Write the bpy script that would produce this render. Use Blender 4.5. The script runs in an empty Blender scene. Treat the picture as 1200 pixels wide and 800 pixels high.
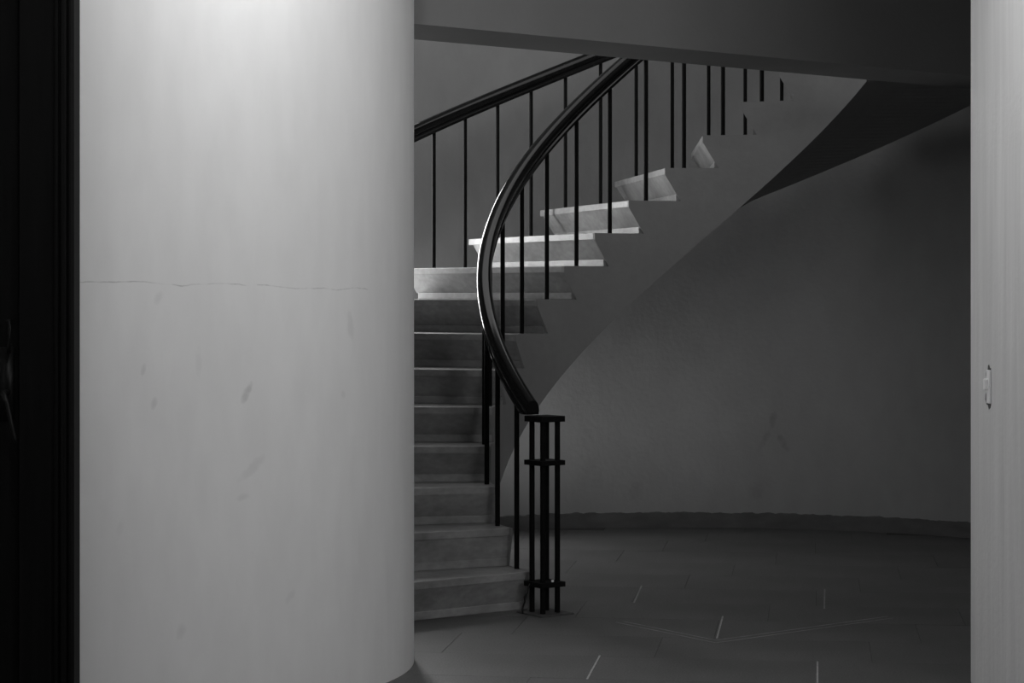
import bpy, bmesh, math, random
from mathutils import Vector
random.seed(7)
S = bpy.context.scene
COL = S.collection
PI = math.pi

# ------------------------------------------------------------------ camera
cam_d = bpy.data.cameras.new('camera')
cam = bpy.data.objects.new('camera', cam_d)
COL.objects.link(cam)
cam.location = (0, 0, 1.417)
cam.rotation_euler = (PI/2, 0, 0)
cam_d.sensor_width = 36
cam_d.lens = 75
cam_d.shift_y = -53/1200
cam_d.clip_start = 0.05
S.camera = cam

# ------------------------------------------------------------------ world: dim overcast daylight from the open entrance
W = bpy.data.worlds.new('world')
S.world = W
W.use_nodes = True
W.node_tree.nodes['Background'].inputs[0].default_value = (0.8, 0.8, 0.8, 1)
W.node_tree.nodes['Background'].inputs[1].default_value = 0.02
S.view_settings.view_transform = 'Standard'
S.view_settings.look = 'None'
S.view_settings.gamma = 1
S.view_settings.use_curve_mapping = False
S.view_settings.exposure = 0.22


def lamp(name, kind, loc, energy, size=0.1, size_y=None, target=None):
    d = bpy.data.lights.new(name, kind)
    d.energy = energy
    if kind == 'AREA':
        d.shape = 'RECTANGLE'
        d.size = size
        d.size_y = size_y or size
    else:
        d.shadow_soft_size = size
    o = bpy.data.objects.new(name, d)
    COL.objects.link(o)
    o.location = loc
    if target is not None:
        o.rotation_euler = (Vector(target)-Vector(loc)).to_track_quat('-Z', 'Y').to_euler()
    return o


# stair geometry (plan circle)
CX, CY = 0.981, 10.2915
RIN, ROUT = 1.085, 2.478
T0, DT = 3.953, 0.1864
H = 0.175
RW = 2.80                                     # stairwell wall radius


def polar(r, th, z=0.0):
    return Vector((CX+r*math.cos(th), CY+r*math.sin(th), z))


WIN_TH = math.radians(133)
lamp('hall_fill_light', 'POINT', (0.9, 6.6, 2.85), 13, 0.10)  # invented point light for the hall's overall level, no fixture built
lamp('wall_lamp_light', 'POINT', (-0.55, 6.75, 2.80), 9.2, 0.12)
lamp('right_wall_fill_light', 'POINT', (-0.9, 5.2, 2.85), 22, 0.12)  # added point light that brightens the right wall, no lamp known there
lamp('right_front_fill', 'AREA', (2.4, 3.2, 2.6), 35, 1.5, 0.8, (-.5, 9, 1))  # invented area source, slants in past the right wall from the front
lamp('window_daylight', 'AREA', polar(3.2, WIN_TH, 2.05), 80, 0.7, 2.0, polar(0, 0, 1.75))
d = lamp('under_stair_fill', 'AREA', polar(2.86, WIN_TH+.05, .50), 3.2, 0.4, 0.5, polar(2.80, math.radians(118), .62))  # added narrow-spread fill, lifts the left of the back wall below the flight
d.data.spread = math.radians(62)
lamp('far_wall_fill', 'AREA', (0.3, 10.9, 3.75), 14, 2.0, 1.4, (-.6, 12.6, 2.1))  # added area light hung in the stairwell to brighten the far wall

# ------------------------------------------------------------------ materials
def mat(name, v, rough=0.7, spec=0.3, noise=None, bump=0.0, bump_scale=60.0, metallic=0.0):
    """grey procedural material; noise = list of (scale vector, amount, detail) value variations"""
    m = bpy.data.materials.new(name)
    m.use_nodes = True
    nt = m.node_tree
    b = nt.nodes['Principled BSDF']
    b.inputs['Roughness'].default_value = rough
    b.inputs['Specular IOR Level'].default_value = spec
    b.inputs['Metallic'].default_value = metallic
    tc = nt.nodes.new('ShaderNodeTexCoord')
    val = None
    for sc, amt, det in (noise or []):
        mp = nt.nodes.new('ShaderNodeMapping')
        mp.inputs['Scale'].default_value = sc
        nt.links.new(tc.outputs['Object'], mp.inputs[0])
        n = nt.nodes.new('ShaderNodeTexNoise')
        n.inputs['Scale'].default_value = 1
        n.inputs['Detail'].default_value = det
        nt.links.new(mp.outputs[0], n.inputs['Vector'])
        mr = nt.nodes.new('ShaderNodeMapRange')
        mr.inputs[1].default_value = 0.3
        mr.inputs[2].default_value = 0.7
        mr.inputs[3].default_value = 1-amt
        mr.inputs[4].default_value = 1+amt
        nt.links.new(n.outputs[0], mr.inputs[0])
        if val is None:
            val = mr.outputs[0]
        else:
            mu = nt.nodes.new('ShaderNodeMath')
            mu.operation = 'MULTIPLY'
            nt.links.new(val, mu.inputs[0])
            nt.links.new(mr.outputs[0], mu.inputs[1])
            val = mu.outputs[0]
    fin = nt.nodes.new('ShaderNodeMath')
    fin.operation = 'MULTIPLY'
    fin.inputs[0].default_value = v
    fin.inputs[1].default_value = 1
    fin.name = 'final_value'
    if val is not None:
        nt.links.new(val, fin.inputs[1])
    cc = nt.nodes.new('ShaderNodeCombineColor')
    for i in range(3):
        nt.links.new(fin.outputs[0], cc.inputs[i])
    nt.links.new(cc.outputs[0], b.inputs['Base Color'])
    if bump:
        n = nt.nodes.new('ShaderNodeTexNoise')
        n.inputs['Scale'].default_value = bump_scale
        n.inputs['Detail'].default_value = 4
        nt.links.new(tc.outputs['Object'], n.inputs['Vector'])
        bp = nt.nodes.new('ShaderNodeBump')
        bp.inputs['Strength'].default_value = bump
        bp.inputs['Distance'].default_value = 0.01
        nt.links.new(n.outputs[0], bp.inputs['Height'])
        nt.links.new(bp.outputs[0], b.inputs['Normal'])
    return m


def stain(m, spots, crack=None):
    """multiply dark stains (x, z, half width, half height, lean, strength) and a hairline crack into a wall paint"""
    nt = m.node_tree
    fin = nt.nodes['final_value']
    tc = nt.nodes.new('ShaderNodeTexCoord')
    no = nt.nodes.new('ShaderNodeTexNoise')
    no.inputs['Scale'].default_value = 22
    no.inputs['Detail'].default_value = 4
    nt.links.new(tc.outputs['Object'], no.inputs['Vector'])
    sp = nt.nodes.new('ShaderNodeSeparateXYZ')
    nt.links.new(tc.outputs['Object'], sp.inputs[0])

    def M(op, a, b=None, clamp=False):
        n = nt.nodes.new('ShaderNodeMath')
        n.operation = op
        n.use_clamp = clamp
        for i, x in enumerate((a, b)):
            if x is None:
                continue
            if isinstance(x, (int, float)):
                n.inputs[i].default_value = x
            else:
                nt.links.new(x, n.inputs[i])
        return n.outputs[0]
    nz = M('SUBTRACT', no.outputs[0], 0.5)
    cur = fin.outputs[0]
    for x, z, hw, hh, lean, st in spots:
        dz = M('SUBTRACT', sp.outputs[2], z)
        dx = M('SUBTRACT', M('SUBTRACT', sp.outputs[0], x), M('MULTIPLY', dz, lean))
        u = M('DIVIDE', dx, hw)
        w = M('DIVIDE', dz, hh)
        d = M('ADD', M('MULTIPLY', u, u), M('MULTIPLY', w, w))
        d = M('ADD', d, M('MULTIPLY', nz, 2.2))
        f = M('MULTIPLY', M('SUBTRACT', 1.0, d, True), st)
        cur = M('MULTIPLY', cur, M('SUBTRACT', 1.0, f))
    if crack:
        z0, slope, wd, xa, xb = crack
        n2 = nt.nodes.new('ShaderNodeTexNoise')
        n2.inputs['Scale'].default_value = 5
        n2.inputs['Detail'].default_value = 6
        nt.links.new(tc.outputs['Object'], n2.inputs['Vector'])
        line = M('ADD', M('MULTIPLY', M('SUBTRACT', sp.outputs[0], xa), slope), z0)
        line = M('ADD', line, M('MULTIPLY', M('SUBTRACT', n2.outputs[0], 0.5), 0.05))
        d = M('ABSOLUTE', M('SUBTRACT', sp.outputs[2], line))
        f = M('SUBTRACT', 1.0, M('DIVIDE', d, wd), True)
        f = M('MULTIPLY', f, M('LESS_THAN', sp.outputs[0], xb))
        f = M('MULTIPLY', f, M('ADD', 0.22, M('MULTIPLY', nz, 1.2), True))
        cur = M('MULTIPLY', cur, M('SUBTRACT', 1.0, f))
    cc = [n for n in nt.nodes if n.type == 'COMBINE_COLOR'][0]
    for i in range(3):
        nt.links.new(cur, cc.inputs[i])
    return m


def px(u, v, d):                               # the world point that lies d metres deep at a photograph position
    return Vector(((u-600)/2500*d, d, 1.417-(v-347)/2500*d))


def on_column(u):                              # depth of the curved hall wall at photograph column u
    k = (u-600)/2500
    a = k*k+1
    b = -2*(k*LX+LY)
    c = LX*LX+LY*LY-LR*LR
    return (-b-math.sqrt(b*b-4*a*c))/(2*a)


LX, LY, LR = -1.53, 8.25, 1.15                 # the curved hall wall on the left

M_hall = mat('hall_wall_paint', 0.82, 0.75, 0.2, [((3, 3, 1.2), .03, 4), ((14, 14, 4), .02, 3)], .03, 60)
spots = []
for u, v, hw, hh, lean, st in ((290, 459, 5, 13, .35, .30), (181, 472, 4, 8, .2, .22), (168, 432, 3, 9, .2, .18),
                               (411, 382, 4, 22, -.1, .14), (186, 349, 5, 8, .3, .12), (297, 547, 8, 16, .8, .13),
                               (286, 582, 8, 5, .5, .14), (212, 741, 6, 12, .2, .14), (402, 463, 3, 6, 0, .16),
                               (233, 425, 4, 20, 0, .08), (340, 700, 5, 10, .4, .10), (140, 620, 5, 14, .2, .08)):
    d = on_column(u)
    w = px(u, v, d)
    spots.append((w.x, w.z, hw*d/2500, hh*d/2500, lean, st*(.9 if u == 290 else .6)))
stain(M_hall, spots, (1.466, -0.028, 0.0028, -1.46, -0.52))
M_right = mat('right_wall_paint', 0.72, 0.75, 0.2, [((10, 10, .8), .07, 4), ((30, 30, 2), .03, 3)], .15, 40)
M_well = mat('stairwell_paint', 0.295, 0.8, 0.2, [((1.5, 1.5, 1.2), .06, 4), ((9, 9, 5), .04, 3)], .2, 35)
ws = []
for u, v, hw, hh, lean, st in ((905, 492, 5, 14, .1, .22), (896, 515, 5, 14, .5, .16), (916, 517, 6, 12, -.5, .20),
                               (745, 575, 9, 14, .4, .10), (690, 545, 8, 16, .2, .08), (885, 575, 10, 14, .0, .10)):
    w = px(u, v, 13.05)
    ws.append((w.x, w.z, hw*13/2500, hh*13/2500, lean, st))
stain(M_well, ws)
M_stringer = mat('stringer_paint', 0.29, 0.75, 0.2, [((3, 3, 3), .05, 4), ((20, 20, 20), .03, 3)], .12, 40)
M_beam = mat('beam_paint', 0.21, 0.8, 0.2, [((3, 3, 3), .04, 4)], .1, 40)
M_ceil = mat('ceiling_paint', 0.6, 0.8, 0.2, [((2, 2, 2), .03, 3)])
M_marble = mat('grey_white_marble', 0.26, 0.45, 0.35, [((4, 4, 7), .26, 6), ((24, 24, 40), .14, 5)], .06, 60)
M_base = mat('dark_skirting_paint', 0.11, 0.7, 0.3, [((6, 6, 14), .18, 5)], .3, 40)
M_tile = mat('terrazzo_tile', 0.108, 0.5, 0.4, [((140, 140, 140), .30, 2), ((1.8, 1.8, 1.8), .12, 5), ((12, 2, 2), .06, 4)], .05, 90)
M_grout = mat('tile_joint', 0.108, 0.8, 0.2)
M_strip = mat('pale_divider_strip', 0.42, 0.5, 0.4, [((30, 30, 30), .2, 3)])
M_inlay = mat('worn_inlay_line', 0.30, 0.5, 0.4, [((9, 9, 9), .25, 4)])
M_iron = mat('black_painted_iron', 0.008, 0.7, 0.05, [((40, 40, 40), .2, 3)])
M_rail = mat('black_lacquered_handrail', 0.006, 0.12, 0.24, [((30, 30, 30), .2, 3)])
M_door = mat('black_stained_wood', 0.005, 0.6, 0.08, [((60, 60, 2), .25, 4)])
M_steel = mat('dull_door_metal', 0.008, 0.4, 0.15)
M_switch = mat('white_plastic', 0.95, 0.4, 0.4)
M_chip = mat('dark_broken_plaster', 0.10, 0.9, 0.1, [((90, 90, 90), .3, 3)])
M_cement = mat('dusty_grey_steel', 0.085, 0.7, 0.2, [((30, 30, 30), .2, 3)])
M_wire = mat('black_wire_insulation', 0.01, 0.6, 0.3)
M_frame = mat('window_frame_paint', 0.5, 0.6, 0.3)


# ------------------------------------------------------------------ helpers
def mesh_obj(name, verts, faces, m, parent=None, smooth=False):
    me = bpy.data.meshes.new(name)
    me.from_pydata([tuple(v) for v in verts], [], faces)
    bm = bmesh.new()
    bm.from_mesh(me)
    bmesh.ops.recalc_face_normals(bm, faces=bm.faces)
    bm.to_mesh(me)
    bm.free()
    me.materials.append(m)
    if smooth:
        for p_ in me.polygons:
            p_.use_smooth = True
    o = bpy.data.objects.new(name, me)
    COL.objects.link(o)
    if parent is not None:
        o.parent = parent
    return o


def structure(o):
    o['kind'] = 'structure'
    return o


def thing(name, label, cat, loc=(0, 0, 0), group=None):
    o = bpy.data.objects.new(name, None)
    o.empty_display_size = .1
    COL.objects.link(o)
    o.location = loc
    tag(o, label, cat, group)
    return o


def tag(o, label, cat, group=None):
    o['label'] = label
    o['category'] = cat
    if group:
        o['group'] = group
    return o


class MB:                                      # collects pieces of ONE mesh object
    def __init__(s):
        s.v, s.f = [], []

    def add(s, vs, fs):
        n = len(s.v)
        s.v += [Vector(x) for x in vs]
        s.f += [tuple(n+i for i in f) for f in fs]

    def box(s, c, size, rz=0.0):
        ca, sa = math.cos(rz), math.sin(rz)
        vs = []
        for dz in (-.5, .5):
            for dx, dy in ((-.5, -.5), (.5, -.5), (.5, .5), (-.5, .5)):
                x, y = dx*size[0], dy*size[1]
                vs.append((c[0]+x*ca-y*sa, c[1]+x*sa+y*ca, c[2]+dz*size[2]))
        s.add(vs, [(0, 3, 2, 1), (4, 5, 6, 7), (0, 1, 5, 4), (1, 2, 6, 5), (2, 3, 7, 6), (3, 0, 4, 7)])

    def prism(s, pts, z0, z1):                 # plan polygon pulled up
        n = len(pts)
        s.add([(q[0], q[1], z0) for q in pts]+[(q[0], q[1], z1) for q in pts],
              [tuple(range(n))[::-1], tuple(range(n, 2*n))]+[(i, (i+1) % n, n+(i+1) % n, n+i) for i in range(n)])

    def tube(s, pts, r, n=8, cap=True):
        pts = [Vector(q) for q in pts]
        rings = []
        for i, q in enumerate(pts):
            t = (pts[min(i+1, len(pts)-1)]-pts[max(i-1, 0)]).normalized()
            a = t.cross(Vector((0, 0, 1)))
            if a.length < .05:
                a = Vector((1, 0, 0))
            a.normalize()
            b = t.cross(a).normalized()
            rr = r[i] if isinstance(r, (list, tuple)) else r
            rings.append([q+a*rr*math.cos(2*PI*j/n)+b*rr*math.sin(2*PI*j/n) for j in range(n)])
        vs = [w for rg in rings for w in rg]
        fs = []
        for i in range(len(pts)-1):
            for j in range(n):
                fs.append((i*n+j, i*n+(j+1) % n, (i+1)*n+(j+1) % n, (i+1)*n+j))
        if cap:
            fs.append(tuple(range(n))[::-1])
            fs.append(tuple((len(pts)-1)*n+j for j in range(n)))
        s.add(vs, fs)

    def build(s, name, m, parent=None, smooth=False):
        return mesh_obj(name, s.v, s.f, m, parent, smooth)


def bevel(o, w=.003, seg=2):
    b = o.modifiers.new('bevel', 'BEVEL')
    b.width = w
    b.segments = seg
    b.limit_method = 'ANGLE'
    b.angle_limit = math.radians(40)
    return o


def wall_shell(pts, thick, z0, z1, side=1):
    """solid wall along a plan polyline, thickened to one side"""
    n = len(pts)
    off = []
    for i in range(n):
        a = Vector(pts[max(i-1, 0)])
        b = Vector(pts[min(i+1, n-1)])
        t = (b-a).normalized()
        off.append((pts[i][0]-t.y*thick*side, pts[i][1]+t.x*thick*side))
    mb = MB()
    vs = []
    for q, w in zip(pts, off):
        vs += [(q[0], q[1], z0), (q[0], q[1], z1), (w[0], w[1], z1), (w[0], w[1], z0)]
    fs = [(0, 1, 2, 3), tuple(4*(n-1)+i for i in (3, 2, 1, 0))]
    for i in range(n-1):
        for j in range(4):
            fs.append((4*i+j, 4*i+(j+1) % 4, 4*i+4+(j+1) % 4, 4*i+4+j))
    mb.add(vs, fs)
    return mb


# ------------------------------------------------------------------ the setting
# floor slab, its terrazzo tiles and the pale strips let into the joints
fl = MB()
fl.box((0.6, 6.2, -.103), (8.0, 16.4, .2))
floor = structure(fl.build('floor', M_grout))
AX = Vector((.139, .990))
BX = Vector((.990, -.139))
LEN_B, LEN_A = .846, .50
tile_meshes = {}
for row in range(-2, 12):
    c0 = 7.87+row*LEN_A
    offs = -.824+(.25*row % 1.0)*LEN_B
    for col in range(-4, 6):
        b0 = offs+col*LEN_B
        mid = BX*(b0+LEN_B/2)+AX*(c0+LEN_A/2)
        if not (-1.3 < mid.x < 3.3 and 7.3 < mid.y < 13.2):
            continue
        if mid.y > 9.5 and (mid-Vector((CX, CY))).length > RW+.25:
            continue
        if 'a' not in tile_meshes:
            g = .0012
            mb = MB()
            mb.box((0, 0, -.010), (LEN_B-2*g, LEN_A-2*g, .020))
            o = mb.build('tile', M_tile, floor)
            tile_meshes['a'] = o.data
        else:
            o = bpy.data.objects.new('tile', tile_meshes['a'])
            COL.objects.link(o)
            o.parent = floor
        o.location = (mid.x, mid.y, -random.random()*.0006)
        o.rotation_euler = (0, 0, math.atan2(BX.y, BX.x))


def floor_line(name, u0, v0, u1, v1, w, m, z=.0012):
    a, b = [Vector((q.x, q.y)) for q in (px(u0, v0, 2500*1.417/(v0-347)), px(u1, v1, 2500*1.417/(v1-347)))]
    mid = (a+b)/2
    mb = MB()
    mb.box((mid.x, mid.y, z/2), ((b-a).length, w, z), math.atan2((b-a).y, (b-a).x))
    return mb.build(name, m, floor)


for q in ((688, 795.5, 703, 768), (958, 800, 958, 775), (840, 748, 847, 722), (966, 713, 966.5, 690), (743, 706, 752, 686)):
    floor_line('divider_strip', *q, .007, M_strip if q[1] > 715 else M_inlay)
for q in ((722, 729, 839, 753), (731, 728, 839, 750), (839, 753, 1046, 724), (839, 750, 1040, 722)):
    floor_line('inlay_line', *q, .007, M_inlay, .0009)

# curved hall wall on the left, with its straight run behind the dark door
pts = [(-3.2, LY-LR), (-2.4, LY-LR)]
N = 72
for i in range(N+1):
    a = -PI/2+(PI/2+.10)*i/N
    pts.append((LX+LR*math.cos(a), LY+LR*math.sin(a)))
wl = wall_shell(pts, .12, 0, 2.96, 1).build('wall_left', M_hall)
structure(wl)
for p_ in wl.data.polygons:
    p_.use_smooth = abs(p_.normal.z) < .5
wl.modifiers.new('split', 'EDGE_SPLIT').split_angle = math.radians(35)
# rough plaster skirting lump at the very foot of that wall's end
# right hall wall, with a return into the stairwell
wr = MB()
wr.box((1.675+.45, 7.25, 1.48), (.90, 1.10, 2.96))
bevel(structure(wr.build('wall_right', M_right)), .012, 3)
wr = MB()
wr.box((2.75, 7.91, 2.2), (1.69, .2, 4.4))
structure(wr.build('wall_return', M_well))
# stairwell wall: a ring, open for the window
def ring(a0, a1, z0, z1, mb=None, r=RW, th=.2, step=2.0):
    n = max(2, int(abs(a1-a0)/step))
    q = [tuple(polar(r, math.radians(a0+(a1-a0)*i/n)).xy) for i in range(n+1)]
    return wall_shell(q, th, z0, z1, -1)


WA, WB = 125, 142
back = MB()
for seg in (ring(-58, WA, 0, 4.4), ring(WB, 214, 0, 4.4), ring(WA, WB, 0, .12), ring(WA, WB, 3.2, 4.4)):
    back.add(seg.v, seg.f)
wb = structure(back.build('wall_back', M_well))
for p_ in wb.data.polygons:
    p_.use_smooth = abs(p_.normal.z) < .5
wb.modifiers.new('split', 'EDGE_SPLIT').split_angle = math.radians(35)
# skirting with a ragged painted top edge
vs, fs = [], []
n = 360
for i in range(n+1):
    a = math.radians(20+(150-20)*i/n)
    zt = .092+random.uniform(-.003, .003)+.002*math.sin(i*.17)+.0025*math.sin(i*.83+math.sin(i*.31))
    for r, z in ((RW-.010, 0), (RW-.010, zt-.004), (RW-.004, zt), (RW+.01, zt), (RW+.01, 0)):
        vs.append(polar(r, a, z))
    if i:
        for j in range(4):
            fs.append((5*(i-1)+j, 5*(i-1)+j+1, 5*i+j+1, 5*i+j))
fs += [(0, 1, 2, 3, 4), tuple(5*n+j for j in range(5))]
structure(mesh_obj('baseboard_back', vs, fs, M_base))

# window in the stairwell wall (out of sight behind the curved hall wall)
wf = thing('window_1', 'tall window in the curved stairwell wall', 'window')
del wf['label'], wf['category']
structure(wf)
for a in (WA, (WA+WB)/2, WB):
    mb = MB()
    c = polar(RW+.08, math.radians(a), 1.66)
    mb.box(c, (.06, .05, 3.06), math.radians(a))
    mb.build('window_post', M_frame, wf)
for z in (.14, .9, 1.65, 2.4, 3.17):
    mb = MB()
    a = math.radians((WA+WB)/2)
    mb.box(polar(RW+.07, a, z), (.05, .84, .05), a)
    mb.build('window_bar', M_frame, wf)

# beam across the opening, hall ceiling behind it, wall above, stairwell ceiling
BD = Vector((.794, .607))
BN = Vector((-.607, .794))
B0 = Vector((-.375, 8.37))
q0, q1 = B0-BD*.10, B0+BD*4.05
bw = .42
mb = MB()
mb.prism([q0, q1, q1+BN*bw, q0+BN*bw], 2.485, 2.96)
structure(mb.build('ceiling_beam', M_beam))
mb = MB()
mb.prism([(-3.3, -1), (4.4, -1), (4.4, 7.8), q1+BN*bw, q0+BN*bw, (-.9, 8.6), (-3.3, 8.6)], 2.96, 3.16)
structure(mb.build('ceiling', M_ceil))
mb = MB()
mb.prism([q0, q1, q1+BN*.2, q0+BN*.2], 3.16, 4.4)
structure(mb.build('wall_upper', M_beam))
mb = MB()
mb.box((.8, 10.4, 4.5), (6.6, 6.4, .2))
structure(mb.build('ceiling_stairwell', M_ceil))
# outer hall wall at the left and the back of the curved wall
mb = MB()
mb.box((-3.3, 3.8, 1.48), (.2, 9.6, 2.96))
structure(mb.build('wall_side', M_hall))
mb = MB()
mb.box((-2.3, 8.7, 2.2), (1.8, .2, 4.4))
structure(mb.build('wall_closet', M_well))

# black door at the far left of the hall
DY = 6.985
door = thing('door_1', '', '')
del door['label'], door['category']
structure(door)
def dpx(u):
    return (u-600)/2500*DY
xr, xm = dpx(86.6), dpx(22)
xl = xm-.84
for x0, x1, z0, z1 in ((xm, xr, 0, 2.42), (xl-(xr-xm), xl, 0, 2.42), (xl-(xr-xm), xr, 2.42, 2.60)):
    mb = MB()
    mb.box(((x0+x1)/2, DY+.05, (z0+z1)/2), (x1-x0, .10, z1-z0))
    bevel(mb.build('door_frame', M_door, door), .004)
for u0, u1, y in ((64, 69, .012), (72, 78.5, .020), (80, 85, .010)):
    for sgn in (1, -1):
        mb = MB()
        c = (dpx(u0)+dpx(u1))/2
        if sgn < 0:
            c = xl+xm-c
        mb.box((c, DY-y/2, 1.3), (dpx(u1)-dpx(u0), y, 2.6))
        bevel(mb.build('door_moulding', M_door, door), .004)
mb = MB()
mb.box((xm-.42, DY+.055, 1.21), (.834, .045, 2.40))
leaf = bevel(mb.build('door_leaf', M_door, door), .003)
mb = MB()
hx = dpx(9)
mb.box((hx-.010, DY+.029, 1.13), (.045, .010, .24))
mb.tube([(hx+.002, DY+.025, 1.335), (hx+.004, DY-.01, 1.335), (hx+.010, DY-.022, 1.31), (hx+.010, DY-.022, 1.26), (hx+.004, DY-.012, 1.235), (hx, DY+.025, 1.235)], .006, 8)
mb.tube([(hx-.008, DY+.03, 1.10), (hx-.008, DY-.03, 1.10), (hx+.004, DY-.035, 1.07), (hx+.030, DY-.035, .955), (hx+.034, DY-.035, .94)], [.011, .011, .008, .007, .004], 8)
mb.build('door_handle', M_steel, door, True)

# ------------------------------------------------------------------ the staircase
NS = 17
TT = .036                                      # tread thickness
OV = .085                                      # the riser leans back under the nosing by this much
SUB = 10


def lean(k):                                   # the two lowest risers stand almost upright
    return {1: .06, 2: .034, 3: .06}.get(k, OV)


T_END = 17.55


def P(t, r, z, off=0.0):
    """point at step position t (t = k on the nosing line of step k), radius r; off = metres further up the flight"""
    return polar(r, T0-DT*t-off/r, z)


def zbot(t, r):
    d = .55-(.55-.42)*(r-RIN)/(ROUT-RIN)
    return max(0.0, H*t-d)


stairs = thing('curved_staircase', 'curved flight of grey stone steps rising from the floor behind the black newel post', 'staircase', (0, 0, 0))


def sweep(mb, samples, r0, r1):
    """samples: list of (t, off, zlow function or value, zhigh); closed solid between radii r0 and r1"""
    vs = []
    for t, off, lo, hi in samples:
        for r in (r0, r1):
            te = t+off/(r*DT)
            zl = lo(te, r) if callable(lo) else lo
            zh = hi(te, r) if callable(hi) else hi
            vs += [P(t, r, min(zl, zh), off), P(t, r, zh, off)]
    n = len(samples)
    fs = [(0, 1, 3, 2), tuple(4*(n-1)+i for i in (2, 3, 1, 0))]
    for i in range(n-1):
        a, b = 4*i, 4*i+4
        fs += [(a, a+1, b+1, b), (a+2, b+2, b+3, a+3), (a+1, a+3, b+3, b+1), (a, b, b+2, a+2)]
    mb.add(vs, fs)


def stair_body(r0, r1, top_drop, fwd=0.0):
    """the concrete under the treads (top_drop = tread thickness) or the stringer skin (top_drop = 0)"""
    mb = MB()
    for k in range(1, NS+1):
        last = k == NS
        smp = []
        for j in range(SUB+1):
            f = j/SUB
            t = k+f if not last else k+f*(T_END-k)
            off = lean(k)+(lean(k+1)-lean(k))*f if not last else OV*(1-f)
            smp.append((t, off, zbot, k*H-top_drop))
        sweep(mb, smp, r0, r1)
    for k in range(1, NS+1):                   # wedge under each nosing
        smp = []
        for j in range(5):
            f = j/4
            lo = k*H-TT-(H-TT-.0)*f
            smp.append((k, lean(k)*f-fwd, max(lo, (k-1)*H), k*H-top_drop))
        if fwd:
            smp.append((k, lean(k), (k-1)*H, k*H-top_drop))
        sweep(mb, smp, r0, r1)
    return mb


stair_body(RIN+.012, ROUT-.06, TT).build('stair_slab', M_stringer, stairs)
stair_body(RIN, RIN+.0125, 0, .009).build('stringer', M_stringer, stairs)
for k in range(1, NS+1):
    mb = MB()
    smp = []
    end = k+1 if k < NS else T_END
    for j in range(SUB+1):
        f = j/SUB
        smp.append((k+(end-k)*f, -.009+(lean(k+1)+.009)*f, k*H-TT, k*H))
    sweep(mb, smp, RIN+.0126, ROUT)
    tr = bevel(mb.build('tread', M_marble, stairs), .004, 2)
    # leaning riser slab in front of the wedge and the little upright fillet at its foot
    mb = MB()
    lo, hi = (k-1)*H, k*H-TT
    r0, r1 = RIN+.0126, ROUT-.055
    th = .010
    vs = []
    for r in (r0, r1):
        vs += [P(k, r, hi, .002), P(k, r, hi, .002-th), P(k, r, lo+.036, lean(k)*.79-th), P(k, r, lo+.036, lean(k)*.79)]
    # straight top edge tucked under the tread
    mb.add(vs, [(0, 1, 2, 3), (7, 6, 5, 4), (0, 4, 5, 1), (1, 5, 6, 2), (2, 6, 7, 3), (3, 7, 4, 0)])
    ri = mb.build('riser', M_marble, stairs)
    mb = MB()
    vs = []
    for r in (r0, r1-.02):
        vs += [P(k, r, lo+.0362, lean(k)+.01), P(k, r, lo+.0362, lean(k)*.79-th-.004), P(k, r, lo, lean(k)*.79-th-.004), P(k, r, lo, lean(k)+.01)]
    mb.add(vs, [(0, 1, 2, 3), (7, 6, 5, 4), (0, 4, 5, 1), (1, 5, 6, 2), (2, 6, 7, 3), (3, 7, 4, 0)])
    bevel(mb.build('riser_fillet', M_marble, ri), .003, 2)


# ------------------------------------------------------------------ railings
def handrail(r, t0, t1, under, w, h, name, parent, zmin=0.0, drop=0.0):
    prof = [(-.36, 0), (.36, 0), (.40, .16), (.32, .24), (.32, .34), (.46, .44), (.5, .60), (.47, .78), (.36, .92), (.18, 1.0),
            (-.18, 1.0), (-.36, .92), (-.47, .78), (-.5, .60), (-.46, .44), (-.32, .34), (-.32, .24), (-.40, .16)]
    n = int((t1-t0)*12)
    vs, fs = [], []
    m = len(prof)
    for i in range(n+1):
        t = t0+(t1-t0)*i/n
        z = H*t+under
        rad = polar(1, T0-DT*t)-Vector((CX, CY, 0))
        up = Vector((0, 0, math.sqrt(1+(H/(r*DT))**2)))
        c = P(t, r, z)
        for a, b in prof:
            q = c+rad*a*w+up*b*h
            q.z = max(q.z, zmin)
            vs.append(q)
        if i:
            for j in range(m):
                fs.append(((i-1)*m+j, (i-1)*m+(j+1) % m, i*m+(j+1) % m, i*m+j))
    fs += [tuple(range(m))[::-1], tuple(n*m+j for j in range(m))]
    o = mesh_obj(name, vs, fs, M_rail, parent, True)
    o.modifiers.new('split', 'EDGE_SPLIT').split_angle = math.radians(38)
    return o


def baluster(t, r, z0, z1, parent, rad=.0115):
    mb = MB()
    c = P(t, r, 0)
    mb.tube([(c.x, c.y, z0+.0008), (c.x, c.y, z1)], rad, 12)
    o = mb.build('baluster', M_iron, parent, True)
    o.modifiers.new('split', 'EDGE_SPLIT').split_angle = math.radians(50)
    return o


RB, RBO = 1.115, 2.2994
inner = thing('inner_stair_railing', 'black railing on the near inner edge of the stairs, ending at the newel post', 'railing', (0, 0, 0), None)
U_IN, U_OUT = .68, .735
A_IN, B_OUT = .4846, .199
handrail(RB, .86, 17.2, U_IN, .072, .088, 'handrail', inner, .884)
for k in range(1, NS):
    t = k+A_IN
    baluster(t, RB, k*H, H*t+U_IN+.012, inner)
outer = thing('outer_stair_railing', 'black railing on the far outer edge of the stairs, seen against the curved back wall', 'railing')
handrail(RBO, 1.2, 17.0, U_OUT, .072, .088, 'handrail', outer)
for k in range(3, NS):
    for j in (0, .5):
        t = k+B_OUT+j
        baluster(t, RBO, k*H, H*t+U_OUT+.012, outer, .0105)

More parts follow.
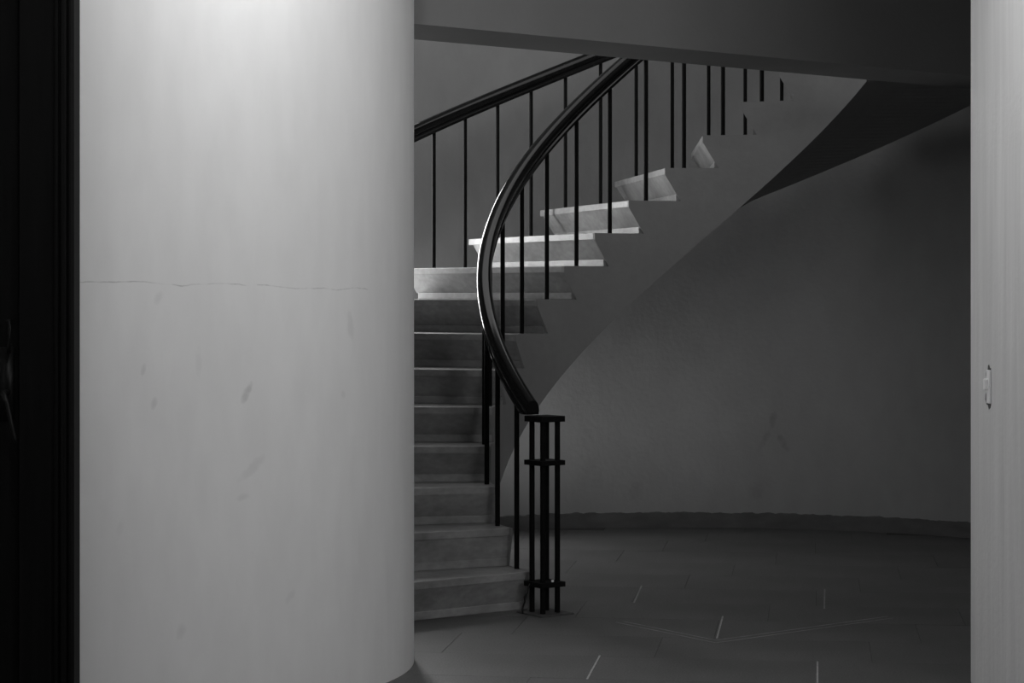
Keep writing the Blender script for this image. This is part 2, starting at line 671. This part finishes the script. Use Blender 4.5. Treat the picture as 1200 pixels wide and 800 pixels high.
# newel post: four square bars through three plates, standing on a floor plate
NW = px(638.3, 718.5, 2500*1.417/(718.5-347))
NR = math.radians(36)
nw = bpy.data.objects.new('newel_post', None)
COL.objects.link(nw)
nw.parent = inner
nw.location = (NW.x, NW.y, 0)
ND = NW.y


def nz(v):
    return 1.417-(v-347)/2500*ND


mb = MB()
mb.box((.002, 0, .003), (.183, .183, .006), NR)
bevel(mb.build('floor_plate', M_cement, nw), .001, 1)
for v, hgt, s in ((490.3, .026, .131), (541.5, .022, .132), (683.5, .022, .134)):
    mb = MB()
    mb.box((0, 0, nz(v)), (s, s, hgt), NR)
    bevel(mb.build('square_plate', M_iron, nw), .002, 2)
mb = MB()
bq = px(647.5, 680.3, ND-.03)-Vector((NW.x, NW.y, 0))
mb.tube([(bq.x, bq.y, bq.z-.006), (bq.x, bq.y, bq.z+.004)], .006, 8)
o = mb.build('bolt', M_switch, nw)
o['label'] = 'small pale bolt head on the lowest plate'
for sx in (-1, 1):
    for sy in (-1, 1):
        x, y = sx*.0405, sy*.0405
        mb = MB()
        mb.box((x*math.cos(NR)-y*math.sin(NR), x*math.sin(NR)+y*math.cos(NR), (nz(490.3)+.006)/2), (.0185, .0185, nz(490.3)-.006), NR)
        bevel(mb.build('post_bar', M_iron, nw), .0015, 1)

# loose wire hanging at the foot of the newel post
def wp(u, v):
    return px(u, v, ND-.03)
mb = MB()
mb.tube([wp(621, 684), wp(618.8, 688), wp(618, 694), wp(615.5, 699), wp(615, 705), wp(613, 710), wp(612.3, 715), wp(613, 719)],
        [.0035, .0045, .004, .0055, .004, .004, .0038, .0025], 7)
tag(mb.build('loose_wire', M_wire, None, True), 'short black wire dangling from the lowest plate of the newel post', 'wire')

# ------------------------------------------------------------------ light switch on the right wall, in broken plaster
XW = 1.675
sw = thing('light_switch', 'white light switch in a chipped hole on the right wall', 'switch', (XW, 7.485, 1.10))
mb = MB()
mb.box((-.0035, -.004, 0), (.006, .052, .118))
bevel(mb.build('switch_plate', M_switch, sw), .003, 2)
mb = MB()
mb.box((-.0125, .002, .008), (.014, .026, .040))
bevel(mb.build('rocker', M_switch, sw), .004, 2)
chip = [(-.026, .066), (-.012, .064), (.004, .078), (.018, .072), (.022, .060), (.046, .052), (.052, .040), (.040, .026), (.034, .004), (.038, -.016),
        (.056, -.030), (.060, -.048), (.040, -.064), (.020, -.066), (.004, -.080), (-.016, -.074), (-.026, -.064)]
mb = MB()
vs = [(-.0012, y, z) for y, z in chip]+[(.004, y, z) for y, z in chip]
n = len(chip)
mb.add(vs, [tuple(range(n)), tuple(range(2*n-1, n-1, -1))]+[(i, (i+1) % n, n+(i+1) % n, n+i) for i in range(n)])
o = mb.build('broken_plaster', M_chip, sw)
o['label'] = 'dark broken plaster edge around the plate'
